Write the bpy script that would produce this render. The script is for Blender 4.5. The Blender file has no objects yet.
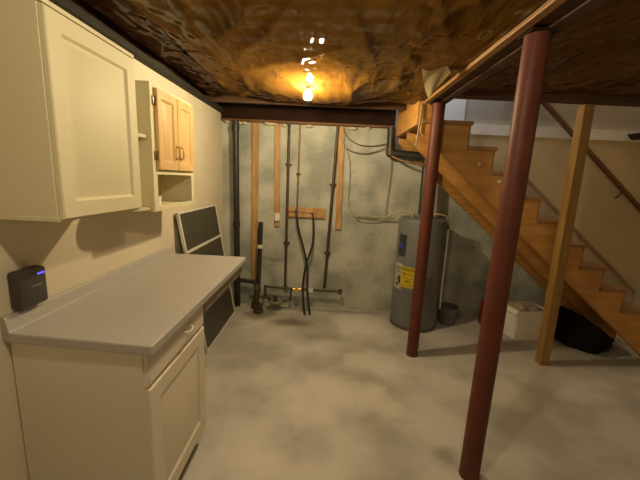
import bpy, bmesh, math, random
from mathutils import Vector, Matrix, noise
random.seed(4)
C = bpy.context.scene.collection
PI = math.pi

# ------------------------------------------------------------------ materials
def mat(name, base, rough=.6, col2=None, scale=6, stretch=(1, 1, 1), bump=0, bscale=30, metal=0, spec=.5,
        emit=None, estr=0, lo=.35, hi=.65, detail=5, trans=0, rvar=0):
    m = bpy.data.materials.new(name); m.use_nodes = True
    nt = m.node_tree; p = nt.nodes['Principled BSDF']
    p.inputs['Base Color'].default_value = (*base, 1)
    p.inputs['Roughness'].default_value = rough
    p.inputs['Metallic'].default_value = metal
    p.inputs['Specular IOR Level'].default_value = spec
    p.inputs['Transmission Weight'].default_value = trans
    if emit:
        p.inputs['Emission Color'].default_value = (*emit, 1)
        p.inputs['Emission Strength'].default_value = estr
    if col2 or bump:
        tc = nt.nodes.new('ShaderNodeTexCoord')
        mp = nt.nodes.new('ShaderNodeMapping'); mp.inputs['Scale'].default_value = stretch
        nt.links.new(tc.outputs['Object'], mp.inputs['Vector'])
    if col2:
        n = nt.nodes.new('ShaderNodeTexNoise'); n.inputs['Scale'].default_value = scale
        n.inputs['Detail'].default_value = detail
        nt.links.new(mp.outputs[0], n.inputs['Vector'])
        r = nt.nodes.new('ShaderNodeValToRGB')
        r.color_ramp.elements[0].position = lo; r.color_ramp.elements[1].position = hi
        r.color_ramp.elements[0].color = (*base, 1); r.color_ramp.elements[1].color = (*col2, 1)
        nt.links.new(n.outputs['Fac'], r.inputs['Fac'])
        nt.links.new(r.outputs['Color'], p.inputs['Base Color'])
        if rvar:
            mr = nt.nodes.new('ShaderNodeMapRange')
            mr.inputs['To Min'].default_value = rough - rvar; mr.inputs['To Max'].default_value = rough + rvar
            nt.links.new(n.outputs['Fac'], mr.inputs['Value']); nt.links.new(mr.outputs[0], p.inputs['Roughness'])
    if bump:
        n2 = nt.nodes.new('ShaderNodeTexNoise'); n2.inputs['Scale'].default_value = bscale
        n2.inputs['Detail'].default_value = 6
        nt.links.new(mp.outputs[0], n2.inputs['Vector'])
        b = nt.nodes.new('ShaderNodeBump'); b.inputs['Strength'].default_value = bump
        b.inputs['Distance'].default_value = .01
        nt.links.new(n2.outputs['Fac'], b.inputs['Height'])
        nt.links.new(b.outputs[0], p.inputs['Normal'])
    return m

def floor_mat():
    m = mat('floor_concrete', (.43, .415, .37), .62, (.62, .60, .545), 1.7, bump=.12, bscale=18, lo=.41, hi=.59, detail=10, rvar=.12)
    nt = m.node_tree; p = nt.nodes['Principled BSDF']
    src = p.inputs['Base Color'].links[0].from_socket
    tc = nt.nodes.new('ShaderNodeTexCoord')
    wn = nt.nodes.new('ShaderNodeTexNoise'); wn.inputs['Scale'].default_value = 3; wn.inputs['Detail'].default_value = 5
    nt.links.new(tc.outputs['Object'], wn.inputs['Vector'])
    # dark damp stains with their own place on the slab: (x, y, rx, ry, strength)
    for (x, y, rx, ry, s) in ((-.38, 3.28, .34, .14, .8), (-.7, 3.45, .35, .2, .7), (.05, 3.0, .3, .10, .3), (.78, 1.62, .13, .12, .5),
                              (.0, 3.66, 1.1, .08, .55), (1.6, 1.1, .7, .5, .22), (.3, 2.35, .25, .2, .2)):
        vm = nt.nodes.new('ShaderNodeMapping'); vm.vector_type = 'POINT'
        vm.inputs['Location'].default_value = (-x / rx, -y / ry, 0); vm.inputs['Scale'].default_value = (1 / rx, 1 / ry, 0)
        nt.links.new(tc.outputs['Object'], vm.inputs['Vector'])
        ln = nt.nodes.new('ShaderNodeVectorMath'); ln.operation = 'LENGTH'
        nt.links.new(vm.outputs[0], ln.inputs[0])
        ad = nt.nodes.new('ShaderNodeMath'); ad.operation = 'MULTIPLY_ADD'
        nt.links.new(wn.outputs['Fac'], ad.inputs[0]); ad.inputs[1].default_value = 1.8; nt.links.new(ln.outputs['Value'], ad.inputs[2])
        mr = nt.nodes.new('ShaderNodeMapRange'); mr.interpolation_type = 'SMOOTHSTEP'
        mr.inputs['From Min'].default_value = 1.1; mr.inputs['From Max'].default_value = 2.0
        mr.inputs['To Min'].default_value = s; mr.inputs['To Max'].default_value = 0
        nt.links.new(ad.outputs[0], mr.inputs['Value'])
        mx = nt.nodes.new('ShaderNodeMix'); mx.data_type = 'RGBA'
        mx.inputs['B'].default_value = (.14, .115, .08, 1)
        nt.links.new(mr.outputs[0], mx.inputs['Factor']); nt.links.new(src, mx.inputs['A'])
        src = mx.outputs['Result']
    # pale worn patches
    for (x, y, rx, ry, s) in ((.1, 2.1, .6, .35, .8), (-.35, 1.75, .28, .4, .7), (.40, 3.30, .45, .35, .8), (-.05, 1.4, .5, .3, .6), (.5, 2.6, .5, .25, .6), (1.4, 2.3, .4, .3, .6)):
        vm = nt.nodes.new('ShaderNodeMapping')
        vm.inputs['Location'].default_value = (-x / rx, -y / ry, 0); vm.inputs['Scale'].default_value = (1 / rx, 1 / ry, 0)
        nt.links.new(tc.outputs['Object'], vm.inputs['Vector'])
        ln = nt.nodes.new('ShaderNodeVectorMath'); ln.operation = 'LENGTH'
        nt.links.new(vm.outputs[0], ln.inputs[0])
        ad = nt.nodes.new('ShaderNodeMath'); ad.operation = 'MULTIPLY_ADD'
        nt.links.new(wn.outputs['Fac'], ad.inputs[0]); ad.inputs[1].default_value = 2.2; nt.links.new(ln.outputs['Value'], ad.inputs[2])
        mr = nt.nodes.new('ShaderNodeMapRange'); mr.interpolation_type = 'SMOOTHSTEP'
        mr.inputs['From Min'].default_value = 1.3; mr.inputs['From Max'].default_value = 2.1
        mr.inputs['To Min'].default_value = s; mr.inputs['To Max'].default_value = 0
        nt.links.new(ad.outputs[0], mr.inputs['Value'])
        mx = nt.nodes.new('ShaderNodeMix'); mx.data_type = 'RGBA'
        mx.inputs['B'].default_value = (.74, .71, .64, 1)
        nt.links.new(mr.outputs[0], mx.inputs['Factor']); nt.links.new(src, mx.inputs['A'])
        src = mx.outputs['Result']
    nt.links.new(src, p.inputs['Base Color'])
    return m

M = dict(
    floor=floor_mat(),
    drywall=mat('drywall_cream', (.66, .59, .44), .8, (.70, .63, .48), 3, bump=.05, bscale=60),
    concrete=mat('wall_concrete', (.29, .305, .265), .85, (.50, .505, .435), 3.6, bump=.5, bscale=14, lo=.36, hi=.62, detail=9),
    stairwall=mat('stair_wall_beige', (.66, .52, .30), .85, (.72, .57, .34), 2, bump=.04, bscale=50),
    upgray=mat('upper_wall_gray', (.44, .40, .32), .85, (.48, .43, .35), 2),
    whitepaint=mat('white_trim_paint', (.86, .83, .74), .5, (.80, .77, .68), 5),
    cream=mat('cream_laminate', (.64, .585, .375), .6, (.67, .615, .41), 2.5, bump=.02, bscale=40),
    creambase=mat('pale_cream_laminate', (.74, .68, .54), .45, (.77, .71, .57), 2.5, bump=.02, bscale=40),
    maple=mat('maple_wood', (.56, .355, .135), .45, (.64, .43, .19), 5, (8, 8, .8), bump=.03),
    niche=mat('shelf_interior', (.62, .50, .30), .6, (.66, .54, .33), 4),
    counter=mat('gray_laminate_top', (.41, .395, .365), .42, (.46, .44, .41), 140, detail=2, spec=.4),
    counteredge=mat('gray_laminate_edge', (.38, .365, .335), .5, (.42, .40, .37), 120, detail=2),
    toe=mat('toe_kick_dark', (.05, .04, .03), .7),
    alum=mat('white_aluminium', (.72, .70, .64), .4, (.66, .64, .58), 12),
    mesh=mat('dark_screen', (.055, .05, .035), .45, (.075, .068, .05), 300, detail=1, bump=.1, bscale=400),
    black=mat('black_plastic', (.018, .017, .015), .45, (.03, .028, .025), 20),
    darkpipe=mat('dark_iron', (.06, .045, .028), .5, (.11, .08, .05), 18, metal=.4),
    copper=mat('aged_copper', (.22, .12, .06), .45, (.30, .17, .08), 14, metal=.6),
    brass=mat('brass', (.75, .5, .16), .3, metal=.9),
    brasspipe=mat('tinned_pipe', (.55, .47, .33), .35, (.40, .30, .18), 9, metal=.5),
    white=mat('white_plastic', (.82, .80, .72), .45, (.78, .76, .68), 8),
    offwhite=mat('pale_pipe', (.72, .68, .56), .5, (.64, .6, .5), 10),
    pine=mat('pine_framing', (.40, .185, .045), .55, (.55, .28, .08), 4, (1.2, 6, 9), bump=.08, bscale=9, detail=8),
    stairwood=mat('stair_plywood', (.46, .215, .050), .55, (.58, .295, .085), 3, (1.5, 4, 5), bump=.06, bscale=8, detail=8),
    treadwood=mat('tread_wood', (.27, .135, .045), .5, (.36, .19, .07), 4, (6, 1, 4), bump=.05),
    postwood=mat('post_pine', (.27, .145, .036), .5, (.36, .205, .058), 4, (9, 9, .8), bump=.08, bscale=8),
    furring=mat('furring_pine', (.36, .19, .065), .6, (.52, .31, .12), 5, (8, 8, 1.2), bump=.1, bscale=8),
    darkwood=mat('old_dark_joist', (.055, .023, .009), .75, (.09, .042, .016), 4, (1, 6, 6), bump=.15, bscale=9),
    beamwood=mat('aged_beam_wood', (.24, .115, .035), .5, (.36, .19, .065), 4, (9, 1.0, 9), bump=.1, bscale=8, detail=8),
    rim=mat('blackened_rim_board', (.016, .007, .004), .85, (.03, .013, .007), 5, (1, 6, 6), spec=.15),
    railwood=mat('dark_rail_wood', (.17, .08, .03), .4, (.22, .10, .04), 4, (2, 8, 8)),
    red=mat('oxide_red_paint', (.10, .026, .015), .5, (.13, .035, .020), 7, spec=.3, bump=.06, bscale=25),
    tank=mat('gray_tank_enamel', (.135, .142, .145), .42, (.15, .158, .16), 4),
    tankdark=mat('tank_panel_gray', (.085, .09, .09), .5),
    yellow=mat('yellow_paper', (.92, .74, .05), .55, (.90, .70, .05), 30),
    paper=mat('white_paper', (.80, .76, .62), .6, (.74, .70, .57), 30),
    ink=mat('label_ink', (.06, .05, .03), .6),
    yink=mat('label_ink_olive', (.55, .42, .03), .6),
    bluelight=mat('blue_led', (.05, .05, .4), .4, emit=(.15, .10, 1.0), estr=1.2),
    bluesticker=mat('blue_sticker', (.10, .12, .62), .5),
    pail=mat('gray_pail', (.12, .125, .115), .5, (.15, .155, .145), 8),
    carton=mat('white_carton', (.80, .75, .64), .7, (.86, .81, .70), 6, bump=.1, bscale=14),
    cartonin=mat('pinkish_paper', (.70, .55, .46), .7, (.78, .64, .55), 9, bump=.25, bscale=16),
    darkred=mat('dark_red_plastic', (.16, .02, .015), .4),
    mortar=mat('mortar', (.55, .46, .34), .9, (.62, .54, .42), 12, bump=.5, bscale=20),
    sill=mat('sill_wood', (.12, .055, .018), .7, (.17, .08, .026), 5, (1, 6, 6), bump=.1),
    steel=mat('dark_sill_strip', (.012, .010, .007), .8, (.02, .017, .012), 8),
    bulb=mat('lit_bulb', (1, .9, .7), .4, emit=(1, .79, .46), estr=1450),
    socket=mat('brown_socket', (.10, .05, .02), .45),
    hinge=mat('dark_hinge', (.16, .11, .05), .4, metal=.5),
    pull=mat('antique_brass_pull', (.50, .34, .12), .3, metal=.85),
)

def plastic_mat(name, base, col2, rough):
    m = mat(name, base, rough, col2, 2.2, (1, 1, 1), spec=0, lo=.3, hi=.7, rvar=.05)
    nt = m.node_tree; p = nt.nodes['Principled BSDF']
    tc = nt.nodes.new('ShaderNodeTexCoord'); hs = []
    for (sx, sy, sc, w) in ((9, 1.8, .9, .9), (5, 2.2, 1.5, .6), (1, 1, 8, .25), (16, 4, 1.5, .4)):
        mp = nt.nodes.new('ShaderNodeMapping'); mp.inputs['Scale'].default_value = (sx, sy, 1)
        mp.inputs['Rotation'].default_value = (0, 0, .5 if sy > sx else -.35)
        nt.links.new(tc.outputs['Object'], mp.inputs['Vector'])
        n = nt.nodes.new('ShaderNodeTexNoise'); n.noise_type = 'RIDGED_MULTIFRACTAL'
        n.inputs['Scale'].default_value = sc; n.inputs['Detail'].default_value = 3
        nt.links.new(mp.outputs[0], n.inputs['Vector'])
        k = nt.nodes.new('ShaderNodeMath'); k.operation = 'MULTIPLY'; k.inputs[1].default_value = w
        nt.links.new(n.outputs['Fac'], k.inputs[0]); hs.append(k.outputs[0])
    s = hs[0]
    for h in hs[1:]:
        a = nt.nodes.new('ShaderNodeMath'); a.operation = 'ADD'
        nt.links.new(s, a.inputs[0]); nt.links.new(h, a.inputs[1]); s = a.outputs[0]
    b = nt.nodes.new('ShaderNodeBump'); b.inputs['Strength'].default_value = .7; b.inputs['Distance'].default_value = .016
    nt.links.new(s, b.inputs['Height']); nt.links.new(b.outputs[0], p.inputs['Normal'])
    p.inputs['Coat Weight'].default_value = .6; p.inputs['Coat Roughness'].default_value = .06
    b2 = nt.nodes.new('ShaderNodeBump'); b2.inputs['Strength'].default_value = 1; b2.inputs['Distance'].default_value = .022
    a2 = nt.nodes.new('ShaderNodeMath'); a2.operation = 'ADD'
    for q, (sx, sy, sc) in enumerate(((16, 3.5, 1.0), (4, 9, 1.2))):
        mp = nt.nodes.new('ShaderNodeMapping'); mp.inputs['Scale'].default_value = (sx, sy, 1); mp.inputs['Rotation'].default_value = (0, 0, -.4)
        nt.links.new(tc.outputs['Object'], mp.inputs['Vector'])
        n = nt.nodes.new('ShaderNodeTexNoise'); n.inputs['Scale'].default_value = sc; n.inputs['Detail'].default_value = .3
        nt.links.new(mp.outputs[0], n.inputs['Vector']); nt.links.new(n.outputs['Fac'], a2.inputs[q])
    nt.links.new(a2.outputs[0], b2.inputs['Height'])
    nt.links.new(b2.outputs[0], p.inputs['Coat Normal'])
    return m
M['plastic'] = plastic_mat('plastic_over_insulation', (.16, .072, .011), (.26, .125, .022), .7)
M['plasticred'] = plastic_mat('plastic_over_dark_kraft', (.10, .04, .013), (.15, .066, .022), .5)
M['flap'] = mat('cloudy_plastic', (.50, .40, .22), .3, (.60, .5, .3), 6, bump=.2, bscale=10)

# ------------------------------------------------------------------ helpers
def bm_(): return bmesh.new()

def box(bm, x0, x1, y0, y1, z0, z1, bev=0, rot=None, piv=None):
    r = bmesh.ops.create_cube(bm, size=1)
    vs = r['verts']
    for v in vs:
        v.co = Vector(((x0 + x1) / 2 + v.co.x * (x1 - x0), (y0 + y1) / 2 + v.co.y * (y1 - y0), (z0 + z1) / 2 + v.co.z * (z1 - z0)))
    if rot is not None:
        bmesh.ops.rotate(bm, verts=vs, cent=piv or ((x0 + x1) / 2, (y0 + y1) / 2, (z0 + z1) / 2), matrix=rot)
    if bev:
        es = list({e for v in vs for e in v.link_edges})
        bmesh.ops.bevel(bm, geom=es, offset=bev, segments=2, affect='EDGES', profile=.5)
    return bm

def prism(bm, pts, axis, a, b, bev=0):
    """closed 2-D outline extruded along an axis ('x','y','z') from a to b"""
    def P(p, t):
        return Vector((t, p[0], p[1])) if axis == 'x' else Vector((p[0], t, p[1])) if axis == 'y' else Vector((p[0], p[1], t))
    v0 = [bm.verts.new(P(p, a)) for p in pts]; v1 = [bm.verts.new(P(p, b)) for p in pts]
    n = len(pts)
    fs = [bm.faces.new(v0), bm.faces.new(list(reversed(v1)))]
    for i in range(n):
        fs.append(bm.faces.new((v0[i], v1[i], v1[(i + 1) % n], v0[(i + 1) % n])))
    bmesh.ops.recalc_face_normals(bm, faces=bm.faces)
    if bev:
        bmesh.ops.bevel(bm, geom=list({e for f in fs for e in f.edges}), offset=bev, segments=2, affect='EDGES')
    return bm

def cyl(bm, p, q, r, n=20, r2=None, cap=True):
    p, q = Vector(p), Vector(q); d = q - p
    mt = Matrix.Translation((p + q) / 2) @ d.to_track_quat('Z', 'Y').to_matrix().to_4x4()
    bmesh.ops.create_cone(bm, cap_ends=cap, segments=n, radius1=r, radius2=r if r2 is None else r2, depth=d.length, matrix=mt)
    return bm

def lathe(bm, prof, c, n=40):
    rings = []
    for (r, z) in prof:
        if r < 1e-5: rings.append([bm.verts.new((c[0], c[1], c[2] + z))])
        else: rings.append([bm.verts.new((c[0] + r * math.cos(2 * PI * i / n), c[1] + r * math.sin(2 * PI * i / n), c[2] + z)) for i in range(n)])
    for a, b in zip(rings, rings[1:]):
        for i in range(n):
            j = (i + 1) % n
            if len(a) == 1 and len(b) > 1: bm.faces.new((a[0], b[i], b[j]))
            elif len(b) == 1 and len(a) > 1: bm.faces.new((a[i], b[0], a[j]))
            elif len(a) > 1: bm.faces.new((a[i], b[i], b[j], a[j]))
    bmesh.ops.recalc_face_normals(bm, faces=bm.faces)
    return bm

def cat(pts, k=8):
    P = [Vector(p) for p in pts]
    if len(P) < 3: return P
    P = [P[0] * 2 - P[1]] + P + [P[-1] * 2 - P[-2]]
    out = []
    for i in range(1, len(P) - 2):
        for s in range(k):
            t = s / k; a, b, c, d = P[i - 1:i + 3]
            out.append(.5 * ((2 * b) + (c - a) * t + (2 * a - 5 * b + 4 * c - d) * t * t + (3 * b - a - 3 * c + d) * t ** 3))
    out.append(P[-2]); return out

def tube(bm, pts, r, n=10, smooth=True, k=8):
    P = cat(pts, k) if smooth else [Vector(p) for p in pts]
    prev = None; up = None
    for i, p in enumerate(P):
        t = (P[min(i + 1, len(P) - 1)] - P[max(i - 1, 0)]).normalized()
        if up is None: up = t.orthogonal().normalized()
        up = (up - t * up.dot(t)).normalized(); s = t.cross(up)
        ring = [bm.verts.new(p + r * (math.cos(2 * PI * j / n) * up + math.sin(2 * PI * j / n) * s)) for j in range(n)]
        if prev:
            for j in range(n): bm.faces.new((prev[j], prev[(j + 1) % n], ring[(j + 1) % n], ring[j]))
        else: bm.faces.new(list(reversed(ring)))
        prev = ring
    bm.faces.new(prev)
    bmesh.ops.recalc_face_normals(bm, faces=bm.faces)
    return bm

def pipe(bm, pts, r, n=14, fit=0):
    """straight runs with a fitting at every bend"""
    for a, b in zip(pts, pts[1:]): cyl(bm, a, b, r, n)
    for p in pts[1:-1]: bmesh.ops.create_uvsphere(bm, u_segments=14, v_segments=10, radius=r * (1 + fit), matrix=Matrix.Translation(p))
    return bm

def wpos(o):
    p = Vector((0, 0, 0))
    while o is not None: p += o.location; o = o.parent
    return p

def obj(name, bm, m, parent=None, smooth=False, loc=None):
    """link one mesh; geometry is written in world metres, the origin goes to the parent's base or to the mesh's own base"""
    vs = [v.co for v in bm.verts]
    lo = Vector((min(v[i] for v in vs) for i in range(3))); hi = Vector((max(v[i] for v in vs) for i in range(3)))
    org = Vector(loc) if loc else Vector(((lo.x + hi.x) / 2, (lo.y + hi.y) / 2, lo.z))
    bmesh.ops.translate(bm, verts=bm.verts, vec=-org)
    me = bpy.data.meshes.new(name); bm.to_mesh(me); bm.free()
    me.materials.append(M[m] if isinstance(m, str) else m)
    if smooth:
        for p in me.polygons: p.use_smooth = True
        if smooth == 'auto':
            me.set_sharp_from_angle(angle=math.radians(35))
    o = bpy.data.objects.new(name, me); C.objects.link(o)
    if parent: o.parent = parent; o.location = org - wpos(parent)
    else: o.location = org
    return o

def tag(o, label, catg, group=None):
    o['label'] = label; o['category'] = catg
    if group: o['group'] = group
    return o

def thing(name, label, catg, loc, group=None):
    o = bpy.data.objects.new(name, None); C.objects.link(o); o.location = loc; o.empty_display_size = .1
    return tag(o, label, catg, group)

def struct(name, bm, m, smooth=False, origin=(0, 0, 0)):
    o = obj(name, bm, m, None, smooth, loc=origin if origin != (0, 0, 0) else None); o['kind'] = 'structure'; return o

def copy_tree(o, parent=None):
    c = o.copy(); C.objects.link(c); c.parent = parent
    for ch in list(o.children): copy_tree(ch, c)
    return c

# ------------------------------------------------------------------ setting
WX, BY, CZ = -1.2, 3.74, 2.2
struct('floor', box(bm_(), -1.35, 3.85, -2.7, 3.9, -.15, 0), 'floor', origin=(.0, .0, -.0001))
struct('wall_left', box(bm_(), -1.35, WX, -2.7, BY, 0, 2.215), 'drywall')
struct('wall_back', box(bm_(), -1.35, 3.85, BY, 3.9, 0, 2.14), 'concrete')
struct('wall_right', box(bm_(), 3.7, 3.85, -2.7, BY, 0, 4.7), 'stairwall')
struct('wall_front', box(bm_(), -1.35, 3.85, -2.85, -2.7, 0, 2.45), 'drywall')
# stair enclosure: finished wall lining above the stairs, gray wall above its ledge, upstairs walls and ceiling
lin = bm_(); prism(lin, [(1.20, 2.115), (3.70, 2.115), (3.70, .42), (1.20, 1.95)], 'y', BY - .025, BY)
struct('wall_stair', lin, 'stairwall')
struct('wall_upper', box(bm_(), .714, 3.85, BY, 3.9, 2.14, 4.7), 'upgray')
struct('wall_landing', box(bm_(), .55, .70, 2.72, BY, 2.46, 4.7), 'upgray')
struct('wall_stairwell', box(bm_(), .70, 3.7, 2.62, 2.72, 2.46, 4.7), 'upgray')
struct('ceiling_upper', box(bm_(), .55, 3.85, 2.6, 3.9, 4.7, 4.8), 'upgray')
# white ledge where the upper gray wall starts
lg = bm_(); prism(lg, [(1.20, 2.115), (3.70, 2.115), (3.70, 2.225), (1.20, 2.225)], 'y', BY - .05, BY - .0)
struct('trim_1', lg, 'whitepaint')
sk = bm_(); prism(sk, [(2.0, 3.56 - .845 * 2.0), (3.69, 3.56 - .845 * 3.69), (3.69, .15), (3.3, .15), (2.0, 1.25)], 'y', BY - .045, BY - .025)
struct('trim_2', sk, mat('skirt_paint', (.58, .47, .32), .6, (.62, .51, .36), 3))
skc = bm_(); prism(skc, [(2.0, 3.56 - .845 * 2.0), (3.69, 3.56 - .845 * 3.69), (3.69, 3.52 - .845 * 3.69), (2.0, 3.52 - .845 * 2.0)], 'y', BY - .06, BY - .025)
struct('trim_3', skc, mat('skirt_cap', (.36, .24, .12), .5, (.42, .29, .15), 4))
struct('trim_4', box(bm_(), 1.24, 1.46, BY - .03, BY, 2.226, 4.2, .004), 'whitepaint')     # casing of the door at the head of the stairs
# deck and framing
dk = bm_(); box(dk, -1.35, 3.85, -2.7, 2.72, 2.45, 2.5); box(dk, -1.35, .70, 2.72, 3.9, 2.45, 2.5)
struct('ceiling', dk, 'darkwood')
struct('trim_5', box(bm_(), -1.35, .714, BY - .04, 3.9, 2.165, 2.45), 'rim')          # rim board on the back wall
struct('trim_6', box(bm_(), -1.2, .714, BY - .06, 3.9, 2.14, 2.165, .004), 'sill')          # sill plate on the concrete
struct('trim_7', box(bm_(), -1.35, -1.14, -2.7, 3.62, 2.215, 2.25, .004), 'steel')       # dark plate along the top of the left wall
struct('trim_8', box(bm_(), -1.35, WX - .01, -2.7, 3.64, 2.26, 2.45), 'darkwood')

for i, (x, w, z) in enumerate(((-1.13, .06, 2.135), (-.99, .05, 2.125), (-.94, .07, 2.125), (-.66, .16, 2.13), (-.5, .06, 2.12), (-.22, .10, 2.125), (.25, .09, 2.12), (.42, .05, 2.13))):
    b = bm_(); bmesh.ops.create_icosphere(b, subdivisions=3, radius=.5)
    for v in b.verts:
        k = 1 + .35 * noise.noise(v.co * 3 + Vector((i * 7, 0, 0)))
        v.co = Vector((x + v.co.x * w * k, 3.71 + v.co.y * .055 * k, z + v.co.z * .035 * k))
    tag(obj('mortar_lump', b, 'mortar', smooth=True),
        ['pale mortar lump in the corner over the left wall end', 'pale mortar lump just right of the black drain pipe top', 'pale mortar lump second right of the drain pipe top',
         'long pale mortar smear between the two left wood strips', 'pale mortar lump over the second wood strip', 'pale mortar lump over the copper pipe top',
         'pale mortar lump right of the slanted wood strip top', 'small pale mortar lump under the rim near the stair header'][i], 'mortar', 'mortar lumps along the wall top')

# joists, beam, header
tag(obj('floor_joist', box(bm_(), -1.19, .72, 3.22, 3.26, 2.235, 2.45, .003), 'darkwood'),
    'dark brown joist crossing just in front of the back wall', 'joist')
t = thing('support_beam', 'long built-up wood beam carried by the two red steel columns', 'beam', (.85, 0, 2.2))
obj('side_plank', box(bm_(), .760, .800, -2.68, 2.80, 2.2, 2.449, .003), 'beamwood', t)
obj('center_plank', box(bm_(), .802, .872, -2.68, 2.80, 2.212, 2.449, .003), 'darkwood', t)
obj('side_plank', box(bm_(), .874, .935, -2.68, 2.80, 2.2, 2.449, .003), 'darkwood', t)
tag(obj('stairwell_header', box(bm_(), .94, 3.69, 2.60, 2.715, 2.225, 2.449, .003), 'darkwood'),
    'dark wood header along the stair opening above the wooden post', 'header')

# ------------------------------------------------------------------ plastic sheeting
def sheet(x0, x1, y0, y1, zf, nx, ny):
    b = bm_(); g = []
    for j in range(ny + 1):
        row = []
        for i in range(nx + 1):
            u, v = i / nx, j / ny
            x, y = x0 + (x1 - x0) * u, y0 + (y1 - y0) * v
            row.append(b.verts.new(zf(x, y, u, v)))
        g.append(row)
    for j in range(ny):
        for i in range(nx): b.faces.new((g[j][i], g[j + 1][i], g[j + 1][i + 1], g[j][i + 1]))
    bmesh.ops.solidify(b, geom=b.faces[:], thickness=.0015)
    bmesh.ops.recalc_face_normals(b, faces=b.faces)
    return b

def wr(x, y, s=0):
    n = noise.noise
    a = .5 * n(Vector((x * 1.6 + s, y * 1.3, 0))) + .12 * n(Vector((x * 3.2 + y * 2 + s, y * 1.2, 3)))
    r = 1 - abs(n(Vector((x * 3 + y * 1.8 + s, y * .9 - x * .6, 8))))
    r2 = 1 - abs(n(Vector((x * 1.1 - y * 2.4 + s, y * 4.2 + x, 15))))
    q = 1 - abs(n(Vector((x * 4.6 - y * 1.5 + s, y * .45 + x * .3, 31))))
    return .030 * a - .014 * r ** 8 - .009 * q ** 8

def z_mid(x, y, u, v):
    z = 2.245 + wr(x, y)
    z -= .055 * math.exp(-((x + .05) / .45) ** 2 - ((y - 2.75) / .28) ** 2)          # belly under the back edge
    k = min(1, max(0, (x - .5) / .22)); z = z * (1 - k) + (2.222 + .25 * wr(x, y)) * k
    d = math.hypot(x + .17, y - 2.48)                                                    # the bulb's socket pokes through here
    z = z if d > .16 else z * (d / .16) + 2.198 * (1 - d / .16)
    yy = y + .10 * math.sin(x * 3.3 + 1.9) * v ** 6
    return Vector((x, yy, z))
tag(obj('plastic_sheet', sheet(-.86, .752, -1.2, 3.02, z_mid, 90, 190), 'plastic', smooth=True),
    'crinkled golden brown plastic sheeting stapled overhead around the lit bulb', 'plastic sheet', 'plastic sheets under the joists')
def z_left(x, y, u, v):
    return Vector((x + .03 * math.sin(y * 5) * (u > .9), y + .05 * math.sin(x * 9), 2.30 + 1.3 * wr(x, y, 20) - .03 * u))
tag(obj('plastic_sheet', sheet(-1.135, -.87, -1.2, 3.18, z_left, 30, 170), 'plasticred', smooth=True),
    'dark reddish plastic sheeting along the top of the left wall', 'plastic sheet', 'plastic sheets under the joists')
def z_right(x, y, u, v):
    return Vector((x, y, 2.275 + wr(x, y, 40)))
M['plasticbrown'] = plastic_mat('plastic_over_brown_kraft', (.19, .085, .022), (.27, .13, .038), .5)
tag(obj('plastic_sheet', sheet(.94, 3.68, -1.2, 2.59, z_right, 110, 150), 'plasticbrown', smooth=True),
    'dark reddish brown plastic sheeting overhead right of the wood beam', 'plastic sheet', 'plastic sheets under the joists')
# torn hanging flap
fb = bm_(); g = []
for j in range(15):
    v = j / 14; row = []
    for i in range(11):
        u = i / 10
        w = .19 * (1 - v) ** .9 + .012
        x = .57 + .06 * v + (u - .25) * w
        y = 2.05 + .16 * v + .03 * math.sin(u * 7 + v * 2)
        row.append(fb.verts.new((x, y, 2.225 - .115 * v - .012 * math.sin(u * 5))))
    g.append(row)
for j in range(14):
    for i in range(10): fb.faces.new((g[j][i], g[j + 1][i], g[j + 1][i + 1], g[j][i + 1]))
bmesh.ops.solidify(fb, geom=fb.faces[:], thickness=.002)
tag(obj('plastic_flap', fb, 'flap', smooth=True), 'pale torn plastic flap hanging by the beam near the far red column', 'plastic flap')

# ------------------------------------------------------------------ bulb
t = thing('ceiling_light', 'lit bare bulb hanging under the crinkled plastic ceiling', 'light bulb', (-.17, 2.48, 2.11))
obj('bulb', lathe(bm_(), [(0, 0), (.012, .0015), (.022, .007), (.029, .018), (.031, .031), (.027, .046), (.018, .06), (.0135, .072)], (-.17, 2.48, 2.112), 24), 'bulb', t, True)
obj('socket', lathe(bm_(), [(0, .0), (.015, 0), (.018, .003), (.020, .04), (.05, .048), (.052, .27), (0, .27)], (-.17, 2.48, 2.179), 24), 'socket', t, 'auto')

# ------------------------------------------------------------------ big wall cabinet
def raised_panel(b, axis_x, y0, y1, z0, z1, th=.019, fr=.062, arch=0):
    """door facing +x with a moulded, raised centre panel; outer face at axis_x"""
    x1 = axis_x
    loops = [(0, x1 - .004), (.004, x1), (fr, x1), (fr + .010, x1 - .009), (fr + .016, x1 - .009), (fr + .040, x1 - .002)]
    rings = []
    for (d, x) in loops:
        rings.append([b.verts.new((x, y, z)) for (y, z) in ((y0 + d, z0 + d), (y1 - d, z0 + d), (y1 - d, z1 - d), (y0 + d, z1 - d))])
    back = [b.verts.new((x1 - th, y, z)) for (y, z) in ((y0, z0), (y1, z0), (y1, z1), (y0, z1))]
    rings = [back] + rings
    for a, c in zip(rings, rings[1:]):
        for i in range(4): b.faces.new((a[i], a[(i + 1) % 4], c[(i + 1) % 4], c[i]))
    b.faces.new(rings[-1]); b.faces.new(list(reversed(back)))
    bmesh.ops.recalc_face_normals(b, faces=b.faces)
    return b

t = thing('wall_cabinet', 'large cream wall cabinet with a single raised panel door, nearest the viewer', 'cabinet', (-1.05, 1.33, 1.365))
b = bm_(); box(b, WX, -.922, 1.085, 1.565, 1.372, 2.05, .002)
obj('body', b, 'cream', t)
b = bm_(); box(b, WX, -.918, 1.083, 1.567, 1.362, 1.378, .002); obj('bottom_rail', b, 'cream', t)
obj('door', raised_panel(bm_(), -.90, 1.088, 1.562, 1.372, 2.045, .020, .06), 'cream', t, 'auto')
b = bm_(); box(b, WX, -.905, 1.080, 1.570, 2.05, 2.066, .003); obj('top_molding', b, 'cream', t)

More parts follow.
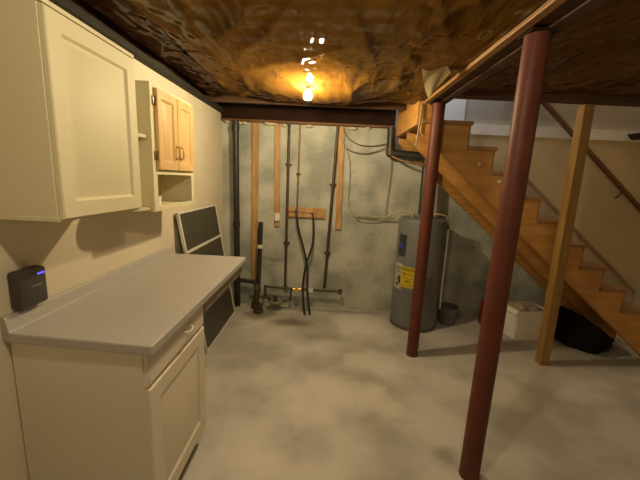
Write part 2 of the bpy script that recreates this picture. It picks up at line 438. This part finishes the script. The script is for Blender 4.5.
# ------------------------------------------------------------------ small wall cabinet
sy0, sy1, sz0, sz1, sx = 1.80, 2.345, 1.325, 2.02, -.965
t = thing('wall_cabinet', 'small wall cabinet with two honey maple doors over an open niche', 'cabinet', (-1.08, 2.06, sz0))
b = bm_(); w = .02
box(b, WX, sx - .018, sy0, sy0 + w, sz0, sz1); box(b, WX, sx - .018, sy1 - w, sy1, sz0, sz1)
box(b, WX, sx - .018, sy0 + w, sy1 - w, sz1 - w, sz1)
box(b, WX, sx - .018, sy0 + w, sy1 - w, sz0, sz0 + w); box(b, WX, sx - .018, sy0 + w, sy1 - w, 1.545, 1.565)
obj('carcass', b, 'cream', t)
b = bm_(); box(b, WX, WX + .008, sy0 + w, sy1 - w, sz0 + w, sz1 - w); obj('back_panel', b, 'niche', t)
b = bm_(); fx = sx - .018
box(b, fx, sx, sy0, sy0 + .045, sz0, sz1, .002); box(b, fx, sx, sy1 - .035, sy1, sz0, sz1, .002)
box(b, fx, sx, sy0 + .045, sy1 - .035, sz1 - .03, sz1, .002); box(b, fx, sx, sy0 + .045, sy1 - .035, sz0, sz0 + .032, .002)
box(b, fx, sx, sy0 + .045, sy1 - .035, 1.535, 1.575, .002)
obj('face_frame', b, 'cream', t)
ym = (sy0 + .045 + sy1 - .03) / 2
for s, (a, c) in enumerate(((sy0 + .040, ym - .003), (ym + .003, sy1 - .025))):
    d = obj('door', raised_panel(bm_(), sx + .019, a, c, 1.562, 1.998, .018, .045), 'maple', t, 'auto'); d['label'] = 'honey maple door'
    hy = c - .022 if s == 0 else a + .022
    h = bm_(); tube(h, [(sx + .018, hy, 1.635), (sx + .036, hy, 1.642), (sx + .040, hy, 1.67), (sx + .036, hy, 1.70), (sx + .018, hy, 1.707)], .0045)
    for z in (1.633, 1.709): cyl(h, (sx + .018, hy, z), (sx + .022, hy, z), .009, 12)
    obj('handle', h, 'pull', d, True)
    for z in (1.64, 1.93):
        h = bm_(); yy = a - .010 if s == 0 else c + .008
        box(h, sx, sx + .006, yy - .011, yy + .009, z - .024, z + .024, .002); cyl(h, (sx + .008, a if s == 0 else c, z - .026), (sx + .008, a if s == 0 else c, z + .026), .005, 10)
        hh = obj('hinge', h, 'hinge', d, 'auto'); hh['label'] = 'dark hinge'
# quarter-round open end shelves on the near side
for z in (1.345, 1.735):
    pts = [(WX, sy0)] + [(WX + .215 * math.cos(a * PI / 20) , sy0 - .215 * math.sin(a * PI / 20)) for a in range(0, 11)]
    b = bm_(); prism(b, pts, 'z', z - .009, z + .009, .002)
    obj('end_shelf', b, 'cream', t)
# small white cup in the niche
tag(obj('cup', lathe(bm_(), [(0, 0), (.024, 0), (.030, .055), (.027, .055), (.022, .005), (0, .005)], (-1.07, 2.02, sz0 + .0205), 24), 'white', smooth='auto'),
    'small white cup in the open niche of the maple door cabinet', 'cup')

def skew(b):
    for v in b.verts:
        if v.co.y < 1.2 and v.co.x < -.64: v.co.y += .04 * (-.64 - v.co.x) / .56
# ------------------------------------------------------------------ base cabinet
t = thing('base_cabinet', 'cream base cabinet with one drawer above one door under the gray countertop', 'cabinet', (-.92, 1.37, 0))
b = bm_(); prism(b, [(WX + .004, 0), (-.71, 0), (-.71, .10), (-.66, .10), (-.66, .883), (WX + .004, .883)], 'y', 1.085, 1.66, .001); skew(b)
obj('body', b, 'creambase', t)
b = bm_(); box(b, -.712, -.704, 1.09, 1.655, .002, .10); obj('toe_kick', b, 'toe', t)
b = bm_(); x1 = -.64
rings = []
for (d, x) in ((0, -.66), (0, x1 - .006), (.012, x1)):
    rings.append([b.verts.new((x, y, z)) for (y, z) in ((1.095 + d, .735 + d), (1.65 - d, .735 + d), (1.65 - d, .877 - d), (1.095 + d, .877 - d))])
for a, c in zip(rings, rings[1:]):
    for i in range(4): b.faces.new((a[i], a[(i + 1) % 4], c[(i + 1) % 4], c[i]))
b.faces.new(rings[-1]); b.faces.new(list(reversed(rings[0]))); bmesh.ops.recalc_face_normals(b, faces=b.faces)
dr = obj('drawer', b, 'creambase', t)
h = bm_(); tube(h, [(-.641, 1.40, .812), (-.625, 1.405, .808), (-.620, 1.435, .802), (-.625, 1.465, .808), (-.641, 1.47, .812)], .0055)
for y in (1.40, 1.47): cyl(h, (-.641, y, .812), (-.636, y, .812), .011, 12)
obj('handle', h, 'creambase', dr, True)
obj('door', raised_panel(bm_(), -.64, 1.095, 1.65, .105, .72, .02, .075), 'creambase', t, 'auto')

# ------------------------------------------------------------------ countertop
t = thing('countertop', 'long gray laminate countertop running past the base cabinet', 'countertop', (-.9, 1.73, .885))
b = bm_(); box(b, WX, -.605, 1.062, 2.45, .885, .925, .006); skew(b); obj('slab', b, 'counter', t)
b = bm_(); prism(b, [(WX, .924), (-1.165, .924), (-1.17, .933), (-1.18, .98), (-1.183, .985), (WX, .985)], 'y', 1.062, 2.45); skew(b); obj('backsplash', b, 'counter', t)
b = bm_(); box(b, -.655, -.635, 1.665, 2.43, .80, .8849, .002); o = obj('front_rail', b, mat('rail_beige', (.30, .25, .18), .7, (.34, .29, .2), 5), t); o['label'] = 'beige rail under the front edge'
b = bm_(); box(b, WX, -.66, 2.405, 2.425, .80, .8849, .002); obj('end_rail', b, M['cream'], t)

# ------------------------------------------------------------------ storm window leaning on the left wall
t = thing('screen_panel', 'white framed dark screen panel leaning against the wall behind the countertop', 'screen', (-.98, 3.0, 0))
ya, yb, H = 2.57, 3.46, 1.24
def lean(b):
    for v in b.verts:
        z = v.co.z; v.co.x = -.985 + v.co.x - (z / H) * .185
        v.co.y -= .07 * z / H
    return b
f = .022
b = bm_(); box(b, -.012, .012, ya, ya + f, 0, H, .002); box(b, -.012, .012, yb - f, yb, 0, H, .002)
box(b, -.012, .012, ya + f, yb - f, 0, f, .002); box(b, -.012, .012, ya + f, yb - f, H - f * .6, H, .002); box(b, -.012, .012, ya + f, yb - f, .90, .90 + f, .002)
obj('frame', lean(b), 'alum', t)
b = bm_(); box(b, -.004, .003, ya + f, yb - f, .90 + f, H - f * .6); obj('pane', lean(b), 'mesh', t)
b = bm_(); box(b, -.004, .003, ya + f, yb - f, f, .90); obj('pane', lean(b), 'mesh', t)

# ------------------------------------------------------------------ wall device
t = thing('wall_device', 'dark box with a small blue light on the left wall above the countertop', 'wall device', (-1.175, 1.215, .985))
b = bm_(); box(b, WX, -1.148, 1.145, 1.268, .995, 1.15, .014); obj('housing', b, mat('dark_gray_housing', (.055, .05, .042), .5), t, 'auto')
b = bm_(); box(b, -1.150, -1.145, 1.222, 1.255, 1.120, 1.128, .002); obj('indicator_light', b, 'bluelight', t)
b = bm_(); box(b, -1.150, -1.1465, 1.19, 1.24, 1.075, 1.083, .001); obj('slot', b, mat('gray_slot', (.14, .13, .12), .5), t)

# ------------------------------------------------------------------ back wall: strips, pipes, cables
FR = BY - .022
def strip(x0, z0, x1, z1, w, label, extra=None):
    b = bm_(); box(b, (x0 - w / 2), (x0 + w / 2), FR - .004, BY, min(z0, z1), max(z0, z1), .002)
    for v in b.verts:
        v.co.x += (x1 - x0) * (max(z0, z1) - v.co.z) / abs(z1 - z0)
    return tag(obj('furring_strip', b, 'furring'), label, 'wood strip', 'furring strips on the back wall')
strip(-.825, 2.138, -.815, .30, .068, 'longest vertical wood strip, just right of the black drain pipe')
strip(-.578, 2.138, -.56, .99, .062, 'shorter vertical wood strip with a white outlet box at its foot')
strip(.135, 2.138, .158, .99, .068, 'slightly slanted wood strip with cables hanging at its top, right of the plank')
t = thing('outlet_box', 'small white outlet box low on the second wood strip', 'outlet', (-.553, FR - .03, 1.055))
obj('box', box(bm_(), -.583, -.527, FR - .036, FR - .005, 1.055, 1.145, .004), 'white', t)
b = bm_(); box(b, -.572, -.538, FR - .039, FR - .0365, 1.06, 1.14, .001); obj('cover', b, 'offwhite', t)
tag(obj('mounting_plank', box(bm_(), -.46, .0, FR - .012, BY - .001, 1.11, 1.222, .003), 'furring'), 'short horizontal wood plank on the concrete wall behind the two hoses', 'plank')

t = thing('drain_pipe', 'tall black drain pipe near the left end of the back wall', 'pipe', (-1.0, 3.66, 0))
b = bm_(); cyl(b, (-1.008, 3.665, 0), (-1.03, 3.665, 2.139), .034, 20); obj('stack', b, 'black', t, 'auto')
b = bm_()
b.free()
for z in (.30, 1.0, 2.06):
    b = bm_(); cyl(b, (-1.01 - .01 * z, 3.665, z - .03), (-1.01 - .01 * z, 3.665, z + .03), .042, 20)
    obj('coupling', b, 'black', t, 'auto')
b = bm_(); pipe(b, [(-1.01, 3.665, .33), (-.80, 3.64, .32), (-.76, 3.62, .27)], .024, 14, .35); obj('branch', b, 'black', t, 'auto')

t = thing('standpipe', 'short black standpipe with a pale clamp in front of the longest wood strip', 'pipe', (-.745, 3.60, .2))
b = bm_(); cyl(b, (-.750, 3.62, .24), (-.735, 3.66, 1.04), .026, 18); obj('tube', b, 'black', t, 'auto')
b = bm_(); cyl(b, (-.741, 3.644, .735), (-.740, 3.646, .775), .031, 18); o = obj('clamp', b, 'alum', t, 'auto'); o['label'] = 'pale metal clamp'
b = bm_(); pipe(b, [(-.76, 3.62, .30), (-.755, 3.60, .23), (-.77, 3.60, .10), (-.80, 3.60, .02)], .036, 16, .1); obj('trap', b, 'darkpipe', t, 'auto')
t = thing('cleanout_pipe', 'low rusty floor pipe at the foot of the longest wood strip', 'pipe', (-.75, 3.55, 0))
obj('floor_pipe', lathe(bm_(), [(0, 0), (.055, 0), (.055, .05), (.042, .055), (.042, .10), (0, .10)], (-.72, 3.50, 0), 20), 'darkpipe', t, 'auto')
b = bm_(); cyl(b, (-.72, 3.50, .08), (-.72, 3.50, .125), .02, 8); obj('plug', b, 'darkpipe', t, 'auto')

def wall_pipe(pts, r, m, name, label, group='thin pipes on the back wall', straps=()):
    t = thing(name, label, 'pipe', (pts[-1][0], pts[-1][1], pts[-1][2]), group)
    obj('tube', pipe(bm_(), pts, r, 12, .3), m, t, 'auto')
    for z in straps:
        k = (pts[0][2] - z) / (pts[0][2] - pts[1][2]); x = pts[0][0] + (pts[1][0] - pts[0][0]) * k
        b = bm_(); cyl(b, (x, pts[0][1], z - .012), (x, pts[0][1], z + .012), r * 1.6, 12); box(b, x - r * 2.4, x + r * 2.4, pts[0][1] + r, BY - .001, z - .01, z + .01)
        obj('strap', b, 'darkpipe', t, 'auto')
    return t
wall_pipe([(-.444, 3.70, 2.139), (-.440, 3.70, .27), (-.40, 3.69, .25)], .0155, 'darkpipe', 'water_pipe', 'dark pipe running the full wall height beside the plank', straps=(1.7, .8))
wall_pipe([(-.325, 3.70, 2.139), (-.328, 3.70, 1.21)], .010, 'copper', 'water_pipe', 'thin copper pipe ending at the wood plank', straps=(1.6,))
wall_pipe([(.092, 3.705, 2.139), (.032, 3.705, .27)], .0165, 'darkpipe', 'water_pipe', 'dark slanted pipe just left of the slanted wood strip', straps=(1.5, .7))
# low manifold
t = thing('pipe_manifold', 'low run of pipes with valves along the foot of the back wall', 'pipes', (-.25, 3.64, .1))
obj('run', pipe(bm_(), [(-.67, 3.64, .15), (-.67, 3.64, .275), (-.43, 3.64, .262), (.24, 3.64, .255)], .014, 12, .35), 'darkpipe', t, 'auto')
obj('lower_run', pipe(bm_(), [(-.86, 3.63, .14), (-.66, 3.63, .145), (-.60, 3.60, .13)], .013, 12, .3), 'darkpipe', t, 'auto')
obj('drop_pipe', pipe(bm_(), [(-.36, 3.64, .262), (-.37, 3.64, .12), (-.47, 3.62, .10)], .012, 12, .3), 'darkpipe', t, 'auto')
b = bm_(); lathe(b, [(0, 0), (.05, .0), (.085, .03), (.09, .045), (.082, .05), (.045, .035), (0, .03)], (-.54, 3.60, .075), 24); obj('trap_cup', b, mat('pitted_metal', (.28, .24, .16), .5, (.36, .31, .2), 10, metal=.4), t, True)
b = bm_(); cyl(b, (-.54, 3.60, .10), (-.54, 3.60, .17), .022, 14); cyl(b, (-.57, 3.60, .17), (-.51, 3.60, .17), .009, 10); obj('spigot', b, 'darkpipe', t, 'auto')
b = bm_(); cyl(b, (-.34, 3.64, .258), (-.24, 3.64, .256), .021, 14); cyl(b, (-.29, 3.64, .256), (-.29, 3.60, .262), .012, 10); cyl(b, (-.29, 3.60, .262), (-.29, 3.59, .264), .026, 14); o = obj('valve', b, 'brass', t, 'auto'); o['label'] = 'yellow brass valve'
b = bm_(); box(b, -.165, -.10, 3.605, 3.625, .235, .28, .003); cyl(b, (-.13, 3.62, .256), (-.13, 3.645, .256), .01, 8); o = obj('paper_tag', b, 'white', t); o['label'] = 'small white tag'
b = bm_(); box(b, .20, .245, 3.62, 3.66, .225, .285, .005); obj('end_cap', b, 'darkpipe', t)

def hose(pts, r, m, name, label, catg, group=None):
    return tag(obj(name, tube(bm_(), pts, r, 10), m, smooth=True), label, catg, group)
hose([(-.335, 3.69, 1.20), (-.325, 3.66, 1.12), (-.29, 3.65, .95), (-.22, 3.63, .72), (-.175, 3.61, .52), (-.165, 3.58, .28), (-.125, 3.51, .04), (-.115, 3.50, .012)], .0125, 'black', 'hose',
     'black hose hanging from the left of the plank, crossing over to end on the right', 'hose', 'black hoses below the plank')
hose([(-.15, 3.69, 1.17), (-.135, 3.66, 1.10), (-.125, 3.65, .95), (-.135, 3.63, .78), (-.195, 3.60, .56), (-.22, 3.57, .30), (-.185, 3.50, .04), (-.18, 3.49, .012)], .0125, 'black', 'hose',
     'black hose hanging from the right of the plank, bowed and ending on the left', 'hose', 'black hoses below the plank')
hose([(-.45, 3.708, 1.17), (-.33, 3.706, 1.172), (-.22, 3.706, 1.168), (-.15, 3.708, 1.17)], .009, 'copper', 'water_pipe', 'short horizontal pipe across the face of the plank', 'pipe')
G = 'cables on the back wall'
M['palecable'] = mat('pale_cable', (.40, .35, .24), .6)
M['cablegray'] = mat('gray_cable', (.20, .175, .12), .6)
hose([(.15, 3.705, 2.12), (.20, 3.71, 2.03), (.33, 3.71, 1.955), (.48, 3.71, 1.945), (.62, 3.70, 1.97), (.67, 3.66, 1.98)], .006, 'cablegray', 'cable', 'upper of two cables drooping from the slanted strip to the black elbow pipe', 'cable', G)
hose([(.15, 3.705, 2.00), (.18, 3.71, 1.93), (.27, 3.71, 1.875), (.42, 3.71, 1.86), (.56, 3.705, 1.90), (.66, 3.67, 1.95)], .006, 'cablegray', 'cable', 'lower of two cables drooping from the slanted strip to the black elbow pipe', 'cable', G)
hose([(.13, 3.70, 2.03), (.19, 3.705, 1.92), (.245, 3.71, 1.75), (.255, 3.71, 1.5), (.255, 3.71, 1.33), (.29, 3.71, 1.22), (.38, 3.71, 1.12), (.54, 3.71, 1.10), (.69, 3.70, 1.13), (.80, 3.68, 1.16)], .0055, 'palecable', 'cable', 'long pale cable falling from the slanted strip in a loop toward the heater', 'cable', G)
hose([(.71, 3.71, 1.86), (.715, 3.715, 1.6), (.70, 3.715, 1.35), (.69, 3.70, 1.17)], .004, 'cablegray', 'cable', 'thin cable hanging straight down below the black elbow pipe', 'cable', G)
hose([(-.72, 3.70, .62), (-.62, 3.715, .605), (-.53, 3.715, .60), (-.45, 3.70, .615)], .004, 'cablegray', 'cable', 'short thin cable between the standpipe and the full height pipe', 'cable', G)
hose([(.35, 3.69, 1.17), (.50, 3.69, 1.165), (.66, 3.67, 1.165), (.76, 3.62, 1.205), (.86, 3.56, 1.25), (.93, 3.52, 1.235), (.955, 3.50, 1.21)], .0095, 'palecable', 'supply_line', 'pale flexible line curving from the wall to the heater top', 'water line')

# black elbow run under the stairs
t = thing('vent_pipe', 'thick black elbow pipe under the stair landing above the heater', 'pipe', (.69, 3.62, 1.8))
obj('run', pipe(bm_(), [(.663, 3.62, 2.138), (.675, 3.62, 1.868), (1.04, 3.56, 1.845)], .043, 18, .12), 'black', t, 'auto')
b = bm_(); cyl(b, (.675, 3.62, 1.845), (.672, 3.62, 1.925), .05, 18); obj('elbow', b, 'darkpipe', t, 'auto')
obj('drop', pipe(bm_(), [(1.04, 3.56, 1.845), (1.035, 3.50, 1.80), (1.03, 3.46, 1.235)], .036, 16, .1), 'black', t, 'auto')
hose([(.68, 3.58, 1.84), (.78, 3.52, 1.79), (.93, 3.46, 1.765), (1.1, 3.42, 1.73)], .011, 'copper', 'water_pipe', 'small copper pipe sloping under the black elbow pipe', 'pipe')

# ------------------------------------------------------------------ water heater
hx, hy, hr = 1.05, 3.445, .25
t = thing('water_heater', 'gray cylindrical water heater with yellow and white labels, behind the far column', 'water heater', (hx, hy, 0))
obj('tank', lathe(bm_(), [(0, .0), (.24, 0), (.24, .025), (hr, .03), (hr, .61), (hr + .0015, .613), (hr, .617), (hr, 1.165), (.243, 1.19), (.22, 1.20), (0, 1.205)], (hx, hy, 0), 64), 'tank', t, 'auto')
obj('base_ring', lathe(bm_(), [(hr - .01, .004), (hr + .004, .004), (hr + .004, .04), (hr - .01, .04)], (hx, hy, 0), 64), 'tankdark', t, 'auto')
def patch(th0, th1, z0, z1, off, n=10):
    b = bm_(); r = hr + off
    a = [[b.verts.new((hx + r * math.cos(math.radians(th0 + (th1 - th0) * i / n)), hy + r * math.sin(math.radians(th0 + (th1 - th0) * i / n)), z)) for i in range(n + 1)] for z in (z0, z1)]
    for i in range(n): b.faces.new((a[0][i], a[0][i + 1], a[1][i + 1], a[1][i]))
    bmesh.ops.solidify(b, geom=b.faces[:], thickness=-.0008); bmesh.ops.recalc_face_normals(b, faces=b.faces); return b
pn = obj('access_panel', patch(196, 219, .80, 1.03, .008), 'tankdark', t, 'auto')
o = obj('sticker', patch(198, 212, .885, .935, .0095), 'bluesticker', pn); o['label'] = 'small blue sticker'
wl = obj('paper_label', patch(186, 216, .435, .715, .0025), 'paper', t, 'auto'); wl['label'] = 'white paper label'
b = patch(205, 212, .50, .59, .004)
for (a, c, z0, z1) in ((198, 203, .53, .56), (192, 214, .67, .68), (192, 210, .645, .652), (192, 212, .62, .627), (196, 204, .47, .50)):
    q = patch(a, c, z0, z1, .004); me = bpy.data.meshes.new('q'); q.to_mesh(me); b.from_mesh(me); q.free(); bpy.data.meshes.remove(me)
obj('print', b, 'ink', wl)
yl = obj('energy_label', patch(214, 249, .475, .70, .0035), 'yellow', t, 'auto'); yl['label'] = 'yellow energy label'
b = patch(215, 248, .655, .688, .005)
for (a, c, z0, z1) in ((217, 226, .60, .635), (228, 246, .615, .625), (217, 246, .575, .58), (226, 238, .53, .555), (217, 246, .505, .51)):
    q = patch(a, c, z0, z1, .005); me = bpy.data.meshes.new('q'); q.to_mesh(me); b.from_mesh(me); q.free(); bpy.data.meshes.remove(me)
obj('print', b, 'yink', yl)
for (dx, dy) in ((-.10, .06), (.10, .03)):
    b = bm_(); cyl(b, (hx + dx, hy + dy, 1.19), (hx + dx, hy + dy, 1.235), .016, 14); cyl(b, (hx + dx, hy + dy, 1.205), (hx + dx, hy + dy, 1.222), .022, 6); obj('nipple', b, 'brass', t, 'auto')
obj('hot_pipe', tube(bm_(), [(hx + .10, hy + .03, 1.23), (hx + .12, hy, 1.245), (hx + .18, hy - .03, 1.245), (hx + .235, hy - .04, 1.225), (hx + .262, hy - .045, 1.13)], .0095, 12), 'brasspipe', t, True)
obj('relief_pipe', tube(bm_(), [(hx + .265, hy - .04, 1.10), (hx + .272, hy - .03, .9), (hx + .283, hy + .0, .5), (hx + .30, hy + .02, .17)], .0115, 12), 'white', t, True)
o = obj('side_pipe', tube(bm_(), [(hx + .285, hy + .02, 1.15), (hx + .288, hy + .03, 1.0), (hx + .29, hy + .03, .84)], .011, 12), 'darkpipe', t, True)

t = thing('bucket', 'small gray plastic bucket on the floor right of the water heater', 'bucket', (1.455, 3.50, 0))
obj('body', lathe(bm_(), [(0, 0), (.082, 0), (.108, .19), (.114, .19), (.114, .205), (.104, .205), (.078, .006), (0, .006)], (1.455, 3.50, 0), 40), 'pail', t, 'auto')
obj('handle', tube(bm_(), [(1.345, 3.46, .19), (1.355, 3.405, .15), (1.41, 3.38, .115), (1.48, 3.375, .11), (1.545, 3.41, .15), (1.563, 3.46, .19)], .003, 8), 'darkpipe', t, True)

tag(obj('canister', lathe(bm_(), [(0, 0), (.065, 0), (.07, .01), (.07, .24), (.06, .28), (.025, .30), (.025, .33), (0, .33)], (1.905, 3.53, 0), 28), 'darkred', smooth='auto'),
    'dark red canister on the floor half hidden behind the near column', 'canister')

# ------------------------------------------------------------------ white carton under the stairs
t = thing('carton', 'white carton with crumpled paper on the floor between near column and wooden post', 'box', (2.2, 3.3, 0))
rz = Matrix.Rotation(math.radians(9), 3, 'Z'); pv = (2.2, 3.3, 0)
bx0, bx1, by0, by1, bh = 2.02, 2.39, 3.17, 3.45, .315
b = bm_()
for q in ((bx0, bx1, by0, by0 + .006), (bx0, bx1, by1 - .006, by1), (bx0, bx0 + .006, by0 + .006, by1 - .006), (bx1 - .006, bx1, by0 + .006, by1 - .006)):
    box(b, *q, 0, bh)
box(b, bx0 + .006, bx1 - .006, by0 + .006, by1 - .006, 0, .008)
bmesh.ops.rotate(b, verts=b.verts, cent=pv, matrix=rz); obj('walls', b, 'carton', t)
b = bm_(); g = []
for j in range(15):
    row = []
    for i in range(19):
        x = bx0 + .008 + (bx1 - bx0 - .016) * i / 18; y = by0 + .008 + (by1 - by0 - .016) * j / 14
        e = min(i, 18 - i, j, 14 - j)
        row.append(b.verts.new((x, y, bh - .02 + .03 * noise.noise(Vector((x * 14, y * 14, 2))) + .012 * min(e, 4))))
    g.append(row)
for j in range(14):
    for i in range(18): b.faces.new((g[j][i], g[j][i + 1], g[j + 1][i + 1], g[j + 1][i]))
bmesh.ops.solidify(b, geom=b.faces[:], thickness=.003)
bmesh.ops.rotate(b, verts=b.verts, cent=pv, matrix=rz); o = obj('crumpled_paper', b, 'cartonin', t, True); o['label'] = 'pinkish crumpled paper'
for s in (0, 1):
    b = bm_()
    if s == 0: box(b, bx0, bx1, by0 - .05, by0 + .002, bh - .002, bh + .003, rot=Matrix.Rotation(math.radians(68), 3, 'X'), piv=(0, by0, bh))
    else: box(b, bx0 - .05, bx0 + .002, by0, by1, bh - .002, bh + .003, rot=Matrix.Rotation(math.radians(-62), 3, 'Y'), piv=(bx0, 0, bh))
    bmesh.ops.rotate(b, verts=b.verts, cent=pv, matrix=rz); obj('flap', b, 'carton', t)

# lump added to darken the low space under the stairs, not a known object
b = bm_(); bmesh.ops.create_icosphere(b, subdivisions=5, radius=1)
for v in b.verts:
    p = v.co.copy(); k = 1 + .16 * noise.noise(p * 2.2) + .06 * noise.noise(p * 7)
    x = 2.70 + .235 * p.x * k; y = 3.23 + .35 * p.y * k; z = max(0, (.12 + .20 * p.z) * k) if p.z > -.6 else 0
    v.co = Vector((x, y, max(0, min(z, 2.615 - .845 * x - .05))))
tag(obj('dark_standin', b, mat('black_standin', (.010, .007, .005), .9, (.014, .010, .007), 6, spec=.1), smooth=True),
    'added dark lump standing in for the darkness in the low space under the stairs', 'dark_standin')
# ------------------------------------------------------------------ steel columns and post
t = thing('steel_column', 'nearer oxide red steel column standing in the open floor', 'column', (.857, 1.51, 0), 'red steel columns under the beam')
obj('shaft', cyl(bm_(), (.857, 1.51, .006), (.857, 1.51, 2.19), .0505, 32), 'red', t, 'auto')
b = bm_(); box(b, .803, .911, 1.456, 1.564, 2.189, 2.1995, .002); obj('top_plate', b, 'rim', t)
b = bm_(); cyl(b, (.857, 1.51, 0), (.857, 1.51, .007), .0525, 32); obj('base_plate', b, 'red', t, 'auto')
c2 = copy_tree(t); c2.location = (.865, 2.745, 0); c2['label'] = 'farther oxide red steel column standing in front of the gray water heater'

t = thing('wooden_post', 'square pine post standing between the near column and the stairs', 'post', (2.03, 2.67, 0))
rp = Matrix.Rotation(math.radians(4), 3, 'Z')
b = bm_(); box(b, 2.0, 2.08, 2.675, 2.755, 0, 2.222, .004)
for v in b.verts: v.co.x -= .035 * v.co.z / 2.2
obj('shaft', b, 'postwood', t)
b = bm_(); box(b, 2.08, 2.086, 2.69, 2.74, .9, 1.02, .001)
for v in b.verts: v.co.x -= .035 * v.co.z / 2.2
obj('metal_tie', b, 'hinge', t)

# ------------------------------------------------------------------ staircase
RISE, RUN, X0, Z0, NT = .195, .223, 1.18, 2.08, 10
def low(x): return 2.615 - .845 * x
t = thing('staircase', 'open wooden basement staircase descending to the right along the wall', 'stairs', (2.2, 3.25, 0))
def stringer(y0, y1, m, head=False, drop=0):
    pts = []
    if head: pts += [(.755, low(.755)), (.755, 2.215), (.93, 2.215), (.93, Z0 - .035)]
    else: pts += [(.755, low(.755)), (.755, Z0 - .035)]
    for k in range(NT):
        xr = X0 + k * RUN - .03; z = Z0 - k * RISE
        pts.append((xr, z - .035)); pts.append((xr, max(z - RISE - .035, 0.0)))
    # bottom on the floor
    xe = pts[-1][0]
    if pts[-1][1] <= 0: pts[-1] = (xe, 0)
    else: pts.append((xe, 0))
    xf = 2.615 / .845
    pts.append((min(xf, xe - .05), 0))
    b = bm_(); prism(b, pts, 'y', y0, y1); return b
obj('stringer', stringer(2.80, 2.838, 'stairwood', True), 'stairwood', t)
obj('stringer', stringer(3.24, 3.278, 'stairwood'), 'stairwood', t)
obj('stringer', stringer(3.64, 3.678, 'stairwood'), 'pine', t)
for k in range(NT):
    z = Z0 - k * RISE; xn = X0 + k * RUN
    xl = .76 if k == 0 else xn - RUN - .03
    b = bm_(); box(b, xl, xn, 2.785, 3.69, z - .033, z, .005); obj('tread', b, 'treadwood', t)
    b = bm_(); box(b, xn - .045, xn - .028, 2.84, 3.639, max(z - RISE, 0.0) + .001, z - .034); 
    # risers between the stringers
    bb = bm_(); box(bb, xn - .03, xn - .014, 2.80, 3.69, max(z - RISE, 0) + .001, z - .034); b.free()
    obj('riser', bb, 'treadwood', t)
b = bm_(); box(b, .715, .753, 2.80, 3.60, 2.035, 2.449, .002); o = obj('header_board', b, 'stairwood', t)
# bright screw heads on the near stringer
for (x, z) in ((1.27, 1.74), (1.462, 1.605)):
    b = bm_(); cyl(b, (x, 2.792, z), (x, 2.801, z), .013, 12); o = obj('screw_head', b, 'alum', t, 'auto'); o['label'] = 'shiny screw head'
tag(obj('pull_cord', tube(bm_(), [(.742, 2.79, 2.195), (.735, 2.785, 2.05), (.722, 2.785, 1.86)], .005, 8), 'palecable', smooth=True), 'thin pale cord hanging at the corner of the stair header', 'cord')

t = thing('handrail', 'dark wooden handrail sloping down the wall above the stairs', 'handrail', (2.9, 3.66, 1.3))
sl = .85
b = bm_(); prism(b, [(1.95, 4.40 - sl * 1.95), (3.66, 4.40 - sl * 3.66), (3.66, 4.345 - sl * 3.66), (1.95, 4.345 - sl * 1.95)], 'y', 3.625, 3.675, .008); obj('rail', b, 'railwood', t)
for x in (2.2, 3.25):
    z = 4.36 - sl * x
    b = bm_(); tube(b, [(x, 3.65, z - .02), (x, 3.66, z - .06), (x, 3.70, z - .09), (x, 3.735 if z > 2.1 else 3.712, z - .09)], .008, 8); obj('bracket', b, 'hinge', t, True)
b = bm_(); prism(b, [(3.21, 2.185), (3.50, 2.225), (3.50, 2.145), (3.27, 2.13)], 'y', 3.50, 3.735, .006)
tag(obj('wall_bracket', b, 'black'), 'small dark wedge shaped fitting high on the stair wall at the right edge', 'bracket')

# ------------------------------------------------------------------ lights
def point(name, loc, e, col, r):
    l = bpy.data.lights.new(name, 'POINT'); l.energy = e; l.color = col; l.shadow_soft_size = r
    o = bpy.data.objects.new(name, l); C.objects.link(o); o.location = loc; return o
WARM = (1, .81, .53)
point('lamp_overhead', (-.08, .67, 2.10), 25, WARM, .035)
point('lamp_right', (2.9, .06, 2.08), 8, WARM, .035)
point('fill_behind', (-.25, -1.5, 2.1), 11, (1, .86, .64), .04)  # added front fill for the cabinet side, no known source behind the camera
point('lamp_upstairs', (2.3, 3.2, 4.3), 24, (1, .82, .58), .06)
ar = bpy.data.lights.new('upstairs_daylight', 'AREA'); ar.energy = 4; ar.color = (.55, .72, 1); ar.size = .4
o = bpy.data.objects.new('upstairs_daylight', ar); C.objects.link(o); o.location = (1.0, 3.2, 2.95)
o.rotation_euler = (Vector((1.3, 3.74, 2.2)) - o.location).to_track_quat('-Z', 'Y').to_euler()

w = bpy.data.worlds.new('world'); bpy.context.scene.world = w; w.use_nodes = True
w.node_tree.nodes['Background'].inputs['Color'].default_value = (.5, .42, .3, 1)
w.node_tree.nodes['Background'].inputs['Strength'].default_value = .01

# ------------------------------------------------------------------ camera
f = 321.0
Y = Vector((7, 60, -f)).normalized()
Z = Vector((82, 1710, f)); Z = (Z - Y * Z.dot(Y)).normalized()
X = Y.cross(Z)
R = Matrix((X, Y, Z))
cd = bpy.data.cameras.new('camera'); cd.sensor_width = 36; cd.lens = f / 640 * 36; cd.clip_start = .02
co = bpy.data.objects.new('camera', cd); C.objects.link(co)
co.matrix_world = Matrix.Translation((0, 0, 1.55)) @ R.to_4x4()
sc = bpy.context.scene; sc.camera = co
sc.view_settings.view_transform = 'Standard'; sc.view_settings.look = 'None'
sc.view_settings.exposure = 0; sc.view_settings.gamma = 1; sc.view_settings.use_curve_mapping = False
